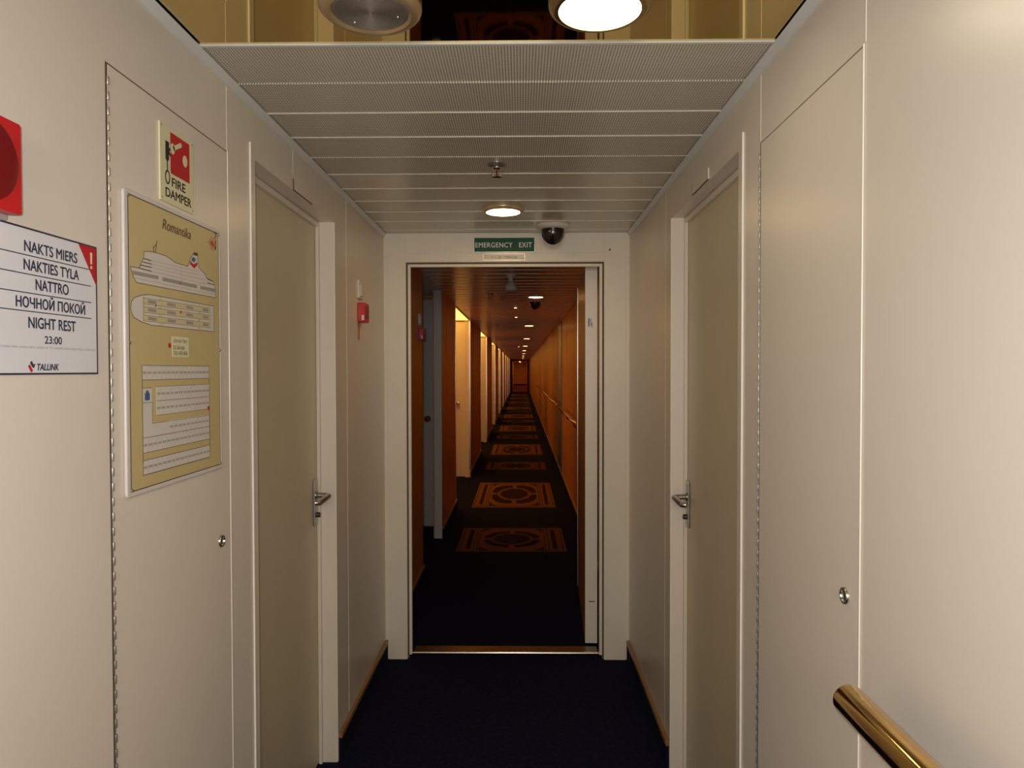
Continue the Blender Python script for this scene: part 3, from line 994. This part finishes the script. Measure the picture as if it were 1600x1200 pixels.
# fire damper sign: origin y 1.314, z 1.748
t = thing('fire_damper_sign', 'pale yellow fire damper sign with a red square, above the deck plan board', 'sign', on_left(1.314, 1.7475, L + 0.0016))
MB().box(0, 0.133, 0, 0.1455, 0.0, 0.0035).build('plate', M['lumi'], t, 0.0006)
U = lambda yv: yv - 1.314
V = lambda z: z - 1.7475
MB().box(U(1.353), U(1.4304), V(1.806), V(1.884), 0.0035, 0.0038).build('red_square', M['red_print'], t)
e = MB()
e.prism(circle(U(1.4114), V(1.845), 0.0095, 0.0115, 20), 0.0038, 0.0041)
e.prism(circle(U(1.3615), V(1.8545), 0.008, 0.0105, 18), 0.0038, 0.0041)
e.line((U(1.364), V(1.856)), (U(1.397), V(1.873)), 0.0085, 0.0038, 0.0041)
e.build('damper_symbol', M['lumi'], t)
e = MB()
e.prism([(U(1.334), V(1.8625)), (U(1.3475), V(1.8625)), (U(1.3465), V(1.829)), (U(1.342), V(1.825)), (U(1.3425), V(1.8085)), (U(1.3395), V(1.8085)), (U(1.339), V(1.825)), (U(1.334), V(1.829))], 0.0035, 0.0040)
e.line((U(1.346), V(1.8455)), (U(1.353), V(1.853)), 0.004, 0.0035, 0.0040)
e.line((U(1.346), V(1.8455)), (U(1.353), V(1.838)), 0.004, 0.0035, 0.0040)
e.ring(circle(U(1.341), V(1.7955), 0.0092, 0.0135, 22), circle(U(1.341), V(1.7955), 0.0062, 0.0105, 22), 0.0035, 0.0040)
e.build('handle_symbol', M['black'], t)
text('lettering', 'FIRE', M['black'], t, U(1.3845), V(1.7905), 0.054, 0.0165, 0.0038, bold=0.042)
text('lettering', 'DAMPER', M['black'], t, U(1.3845), V(1.7668), 0.103, 0.0165, 0.0038, bold=0.042)
for (a, b) in ((0.0055, 0.006), (0.1275, 0.006), (0.0055, 0.1395), (0.1275, 0.1395)):
    MB().lathe([(0.0024, 0.0035), (0.0022, 0.0042), (0, 0.0045)], 12, (a, b, 0)).build('screw', M['grey'], t, smooth=True)

# deck plan board: origin y 1.2, z 1.212
t = thing('deck_plan_board', 'tan deck plan board with a white frame and a drawing of a ship', 'board', on_left(1.2 * 1.0088, 1.43 - 0.218 * 1.0088, L + 0.0016) @ Matrix.Diagonal((1.0088, 1.0088, 1, 1)))
ZF = 0.0052
MB().ring(rrect(-0.024, 0.357, 0.003, 0.524, 0.008), rrect(-0.011, 0.347, 0.012, 0.516, 0.001), 0, 0.0062).build('frame', M['board_frame'], t, 0.0025)
MB().box(-0.011, 0.347, 0.012, 0.516, 0.0, ZF).build('panel', M['gold_print'], t)
e = MB()
e.ring([(-0.0108, 0.0122), (0.3468, 0.0122), (0.3468, 0.5158), (-0.0108, 0.5158)], [(-0.0096, 0.0134), (0.3456, 0.0134), (0.3456, 0.5146), (-0.0096, 0.5146)], ZF, ZF + 0.0004)
e.build('panel_outline', M['black'], t)
for (a, b) in ((-0.009, 0.0145), (0.345, 0.0145), (-0.009, 0.5135), (0.345, 0.5135), (-0.0105, 0.265), (0.3465, 0.262)):
    MB().lathe([(0.0028, 0), (0.0024, 0.0022), (0, 0.0028)], 12, (a, b, ZF)).build('pin', M['steel'], t, smooth=True)
text('lettering', 'Romantika', M['brown_print'], t, 0.160, 0.4885, 0.112, 0.0185, ZF + 0.0006, shear=0.25, bold=0.015)
SHIP = [(-0.006, 0.393), (-0.001, 0.394), (0.022, 0.395), (0.038, 0.416), (0.039, 0.426), (0.054, 0.429), (0.082, 0.431), (0.116, 0.431), (0.137, 0.427), (0.149, 0.424), (0.203, 0.424), (0.216, 0.444), (0.230, 0.456), (0.245, 0.457), (0.248, 0.430), (0.258, 0.426), (0.275, 0.421), (0.287, 0.412), (0.316, 0.409), (0.325, 0.402), (0.330, 0.375), (0.175, 0.372), (0.013, 0.369), (0.006, 0.375)]
MB().prism(SHIP, ZF, ZF + 0.0003).build('ship_drawing', M['drawing'], t)
e = MB()
for p, q in zip(SHIP, SHIP[1:] + SHIP[:1]):
    e.line(p, q, 0.0011, ZF + 0.0003, ZF + 0.0006)
for k in range(0, 12, 2):
    DLs = [(0.038, 0.414), (0.063, 0.414), (0.034, 0.4075), (0.064, 0.408), (0.026, 0.401), (0.064, 0.402), (0.023, 0.395), (0.064, 0.395), (0.289, 0.4105), (0.316, 0.409), (0.289, 0.402), (0.322, 0.402)]
    e.line(DLs[k], DLs[k + 1], 0.0018, ZF + 0.0003, ZF + 0.0006)
e.line((0.077, 0.430), (0.084, 0.453), 0.0012, ZF, ZF + 0.0006).line((0.070, 0.437), (0.082, 0.447), 0.001, ZF, ZF + 0.0006).line((0.072, 0.430), (0.072, 0.441), 0.0012, ZF, ZF + 0.0006)
e.build('ship_outline', M['line'], t)
e = MB()
for p, q in (((0.064, 0.414), (0.246, 0.420)), ((0.064, 0.408), (0.246, 0.4135)), ((0.064, 0.402), (0.278, 0.407)), ((0.064, 0.395), (0.285, 0.3985)), ((0.004, 0.3765), (0.328, 0.381)), ((0.174, 0.422), (0.175, 0.374))):
    e.line(p, q, 0.0009, ZF + 0.0003, ZF + 0.0005)
e.build('deck_lines', M['lline'], t)
e = MB()
for P_ in ([(0.0, 0.388), (0.088, 0.390), (0.087, 0.3835), (0.004, 0.3815)], [(0.102, 0.390), (0.241, 0.392), (0.241, 0.385), (0.102, 0.383)], [(0.257, 0.392), (0.327, 0.394), (0.328, 0.387), (0.257, 0.385)]):
    e.prism(P_, ZF + 0.0003, ZF + 0.0006)
e.build('hull_band', M['grey_print'], t)
MB().prism([(0.230, 0.456), (0.245, 0.457), (0.246, 0.451), (0.226, 0.4505)], ZF + 0.0006, ZF + 0.0009).build('funnel_top', M['brown_print'], t)
MB().prism([(0.224, 0.4465), (0.237, 0.4435), (0.229, 0.4360), (0.217, 0.4385)], ZF + 0.0006, ZF + 0.0009).build('funnel_mark', M['blue_print'], t)
MB().prism([(0.211, 0.4365), (0.227, 0.4315), (0.243, 0.4385), (0.243, 0.433), (0.229, 0.4235), (0.212, 0.4300)], ZF + 0.0006, ZF + 0.0009).build('funnel_mark', M['red_print'], t)
PLAN = [(-0.006, 0.325), (-0.003, 0.335), (0.005, 0.342), (0.028, 0.349), (0.057, 0.353), (0.319, 0.356), (0.320, 0.301), (0.059, 0.299), (0.026, 0.303), (0.003, 0.309), (-0.004, 0.317)]
MB().prism(PLAN, ZF, ZF + 0.0003).build('deck_drawing', M['drawing'], t)
e = MB()
for p, q in zip(PLAN, PLAN[1:] + PLAN[:1]):
    e.line(p, q, 0.0011, ZF + 0.0003, ZF + 0.0006)
e.line((0.035, 0.347), (0.035, 0.305), 0.0007, ZF + 0.0003, ZF + 0.0006)
for dv in (0.005, -0.0052):
    for v0, v1 in ((0.340, 0.345), (0.325, 0.330), (0.310, 0.314)):
        e.line((0.035, v0 + dv), (0.303, v1 + dv), 0.0006, ZF + 0.0005, ZF + 0.0007)
e.build('deck_outline', M['line'], t)
e = MB()
for v0, v1 in ((0.340, 0.345), (0.325, 0.330), (0.310, 0.314)):
    e.line((0.035, v0), (0.303, v1), 0.0098, ZF + 0.0003, ZF + 0.0005)
e.line((0.035, 0.346), (0.035, 0.305), 0.006, ZF + 0.0003, ZF + 0.00045).line((0.094, 0.353), (0.093, 0.300), 0.011, ZF + 0.0003, ZF + 0.00045).line((0.250, 0.355), (0.249, 0.302), 0.009, ZF + 0.0003, ZF + 0.00045)
e.build('deck_corridors', M['gold_light'], t)
for v0, v1 in ((0.340, 0.345), (0.325, 0.330), (0.310, 0.314)):
    for u0, u1 in ((0.050, 0.078), (0.118, 0.150), (0.193, 0.222), (0.266, 0.292)):
        vv = v0 + (v1 - v0) * ((u0 + u1) / 2 - 0.035) / 0.268
        MB().box(u0, u1, vv - 0.0028, vv + 0.0028, ZF + 0.0005, ZF + 0.0008).build('deck_caption', M['grey_print'], t)
for (a, b, r_) in ((0.170, 0.387, 0.0022), (0.076, 0.335, 0.0022), (0.170, 0.331, 0.003), (0.125, 0.265, 0.0048), (0.288, 0.139, 0.0045)):
    MB().prism(circle(a, b, r_, n=16), ZF + 0.0008, ZF + 0.0011).build('red_dot', M['red_print'], t)
lb = MB().box(0.136, 0.203, 0.244, 0.283, ZF, ZF + 0.0004).build('caption_label', M['lumi'], t)
for body, w, v in (('JŪS ESAT ŠEIT', 0.054, 0.2745), ('DU ÄR HÄR', 0.044, 0.2625), ('YOU ARE HERE', 0.056, 0.2515)):
    text('lettering', body, M['black'], lb, 0.141 + w / 2, v, w, 0.0078 if body[0] == 'Y' else 0.0092, ZF + 0.0006)
# compass mark with a 7
e = MB()
for k in range(4):
    a = 0.35 + k * PI / 4
    r_ = 0.0155
    e.line((0.316 - r_ * math.cos(a), 0.489 - r_ * math.sin(a)), (0.316 + r_ * math.cos(a), 0.489 + r_ * math.sin(a)), 0.0015, ZF, ZF + 0.0005 + k * 0.00005)
e.build('star_mark', M['red_print'], t)
e = MB().line((0.332, 0.478), (0.332, 0.500), 0.0016, ZF, ZF + 0.0007).line((0.332, 0.478), (0.322, 0.489), 0.0014, ZF, ZF + 0.0008).line((0.298, 0.489), (0.310, 0.489), 0.0012, ZF, ZF + 0.0009)
e.build('star_lines', M['black'], t)
text('lettering', '7', M['black'], t, 0.331, 0.508, 0.010, 0.0125, ZF + 0.0008)
# cabin table
e = MB()
for (u0, u1, v0, v1) in ((0.028, 0.294, 0.2015, 0.227), (0.029, 0.0595, 0.1615, 0.1875), (0.075, 0.2935, 0.137, 0.189), (0.0285, 0.0605, 0.0735, 0.1615), (0.0605, 0.121, 0.0735, 0.123), (0.121, 0.292, 0.0735, 0.125), (0.028, 0.293, 0.035, 0.0605)):
    e.box(u0, u1, v0, v1, ZF, ZF + 0.0003)
e.build('cabin_table', M['drawing'], t)
e = MB()
def H_(u0, u1, v, w=0.0009):
    e.box(u0, u1, v - w / 2, v + w / 2, ZF, ZF + 0.0006)
def V_(u, v0, v1, w=0.0009):
    e.box(u - w / 2, u + w / 2, v0, v1, ZF, ZF + 0.00065)
V_(0.028, 0.0345, 0.227); V_(0.2935, 0.0355, 0.228); H_(0.028, 0.294, 0.227); H_(0.028, 0.294, 0.2015)
H_(0.028, 0.293, 0.035, 0.0013); H_(0.028, 0.293, 0.0605); H_(0.028, 0.292, 0.0735); H_(0.028, 0.292, 0.100); H_(0.075, 0.2935, 0.163); H_(0.029, 0.0605, 0.1615); H_(0.029, 0.0595, 0.1875)
H_(0.075, 0.2935, 0.189, 0.0006); H_(0.075, 0.2925, 0.137, 0.0006); H_(0.0605, 0.2925, 0.1235, 0.0006); V_(0.0605, 0.1235, 0.1615, 0.0006)
e.build('table_lines', M['line'], t)
rows = ((0.028, 0.294, 0.2015, 0.227), (0.075, 0.2935, 0.163, 0.189), (0.075, 0.2925, 0.137, 0.163), (0.121, 0.292, 0.100, 0.125), (0.028, 0.292, 0.0735, 0.100), (0.028, 0.293, 0.035, 0.0605))
e = MB()
for u0, u1, v0, v1 in rows:
    q = MB()
    n = round((u1 - u0) / 0.0166)
    for k in range(n):
        u = u0 + (u1 - u0) * k / n
        if k:
            e.box(u - 0.0003, u + 0.0003, v0, v1, ZF + 0.0003, ZF + 0.0005)
        c = (v0 + v1) / 2
        for j in range(4):
            uu = u + 0.0022 + j * 0.0033
            hgt = 0.0022 if (k + j) % 3 else 0.0017
            q.box(uu, uu + 0.0024, c - hgt, c + hgt, ZF + 0.0003, ZF + 0.0006)
    q.build('cell_number_row', M['grey_print'], t)
e.build('cell_lines', M['lline'], t)
e = MB().box(0.036, 0.052, 0.1655, 0.1785, ZF + 0.0003, ZF + 0.0007)
e.prism([(0.039, 0.1785), (0.049, 0.1785), (0.047, 0.183), (0.041, 0.183)], ZF + 0.0003, ZF + 0.0007)
e.build('luggage_symbol', M['blue_print'], t)

# ------------------------------------------------------------------ signs over the doorway
t = thing('exit_sign', 'green emergency exit sign over the doorway', 'sign', on_front(-0.080, 2.0385, YB - 0.003))
MB().ring([(-0.150, -0.037), (0.150, -0.037), (0.150, 0.037), (-0.150, 0.037)], [(-0.146, -0.033), (0.146, -0.033), (0.146, 0.0345), (-0.146, 0.0345)], 0, 0.010).build('frame', M['alu'], t, 0.001)
MB().box(-0.146, 0.146, -0.033, 0.0345, 0, 0.008).build('panel', M['green'], t)
text('lettering', 'EMERGENCY', M['sign_white'], t, -0.0505, 0.0, 0.180, 0.0235, 0.0085, space=1.1, bold=0.02)
text('lettering', 'EXIT', M['sign_white'], t, 0.103, 0.0, 0.062, 0.0235, 0.0085, space=1.1, bold=0.02)
t = thing('corridor_plate', 'small cream plate with tiny lettering below the emergency exit sign', 'sign', on_front(-0.082, 1.9805, YB - 0.003))
MB().box(-0.102, 0.102, -0.016, 0.0165, 0, 0.003).build('plate', M['panel'], t, 0.0008)
MB().ring([(-0.102, -0.016), (0.102, -0.016), (0.102, 0.0165), (-0.102, 0.0165)], [(-0.1005, -0.0145), (0.1005, -0.0145), (0.1005, 0.015), (-0.1005, 0.015)], 0, 0.0034).build('edge', M['alu'], t)
text('lettering', 'V  1  562  CORRIDOR', M['black'], t, 0.002, -0.001, 0.124, 0.0105, 0.0032)
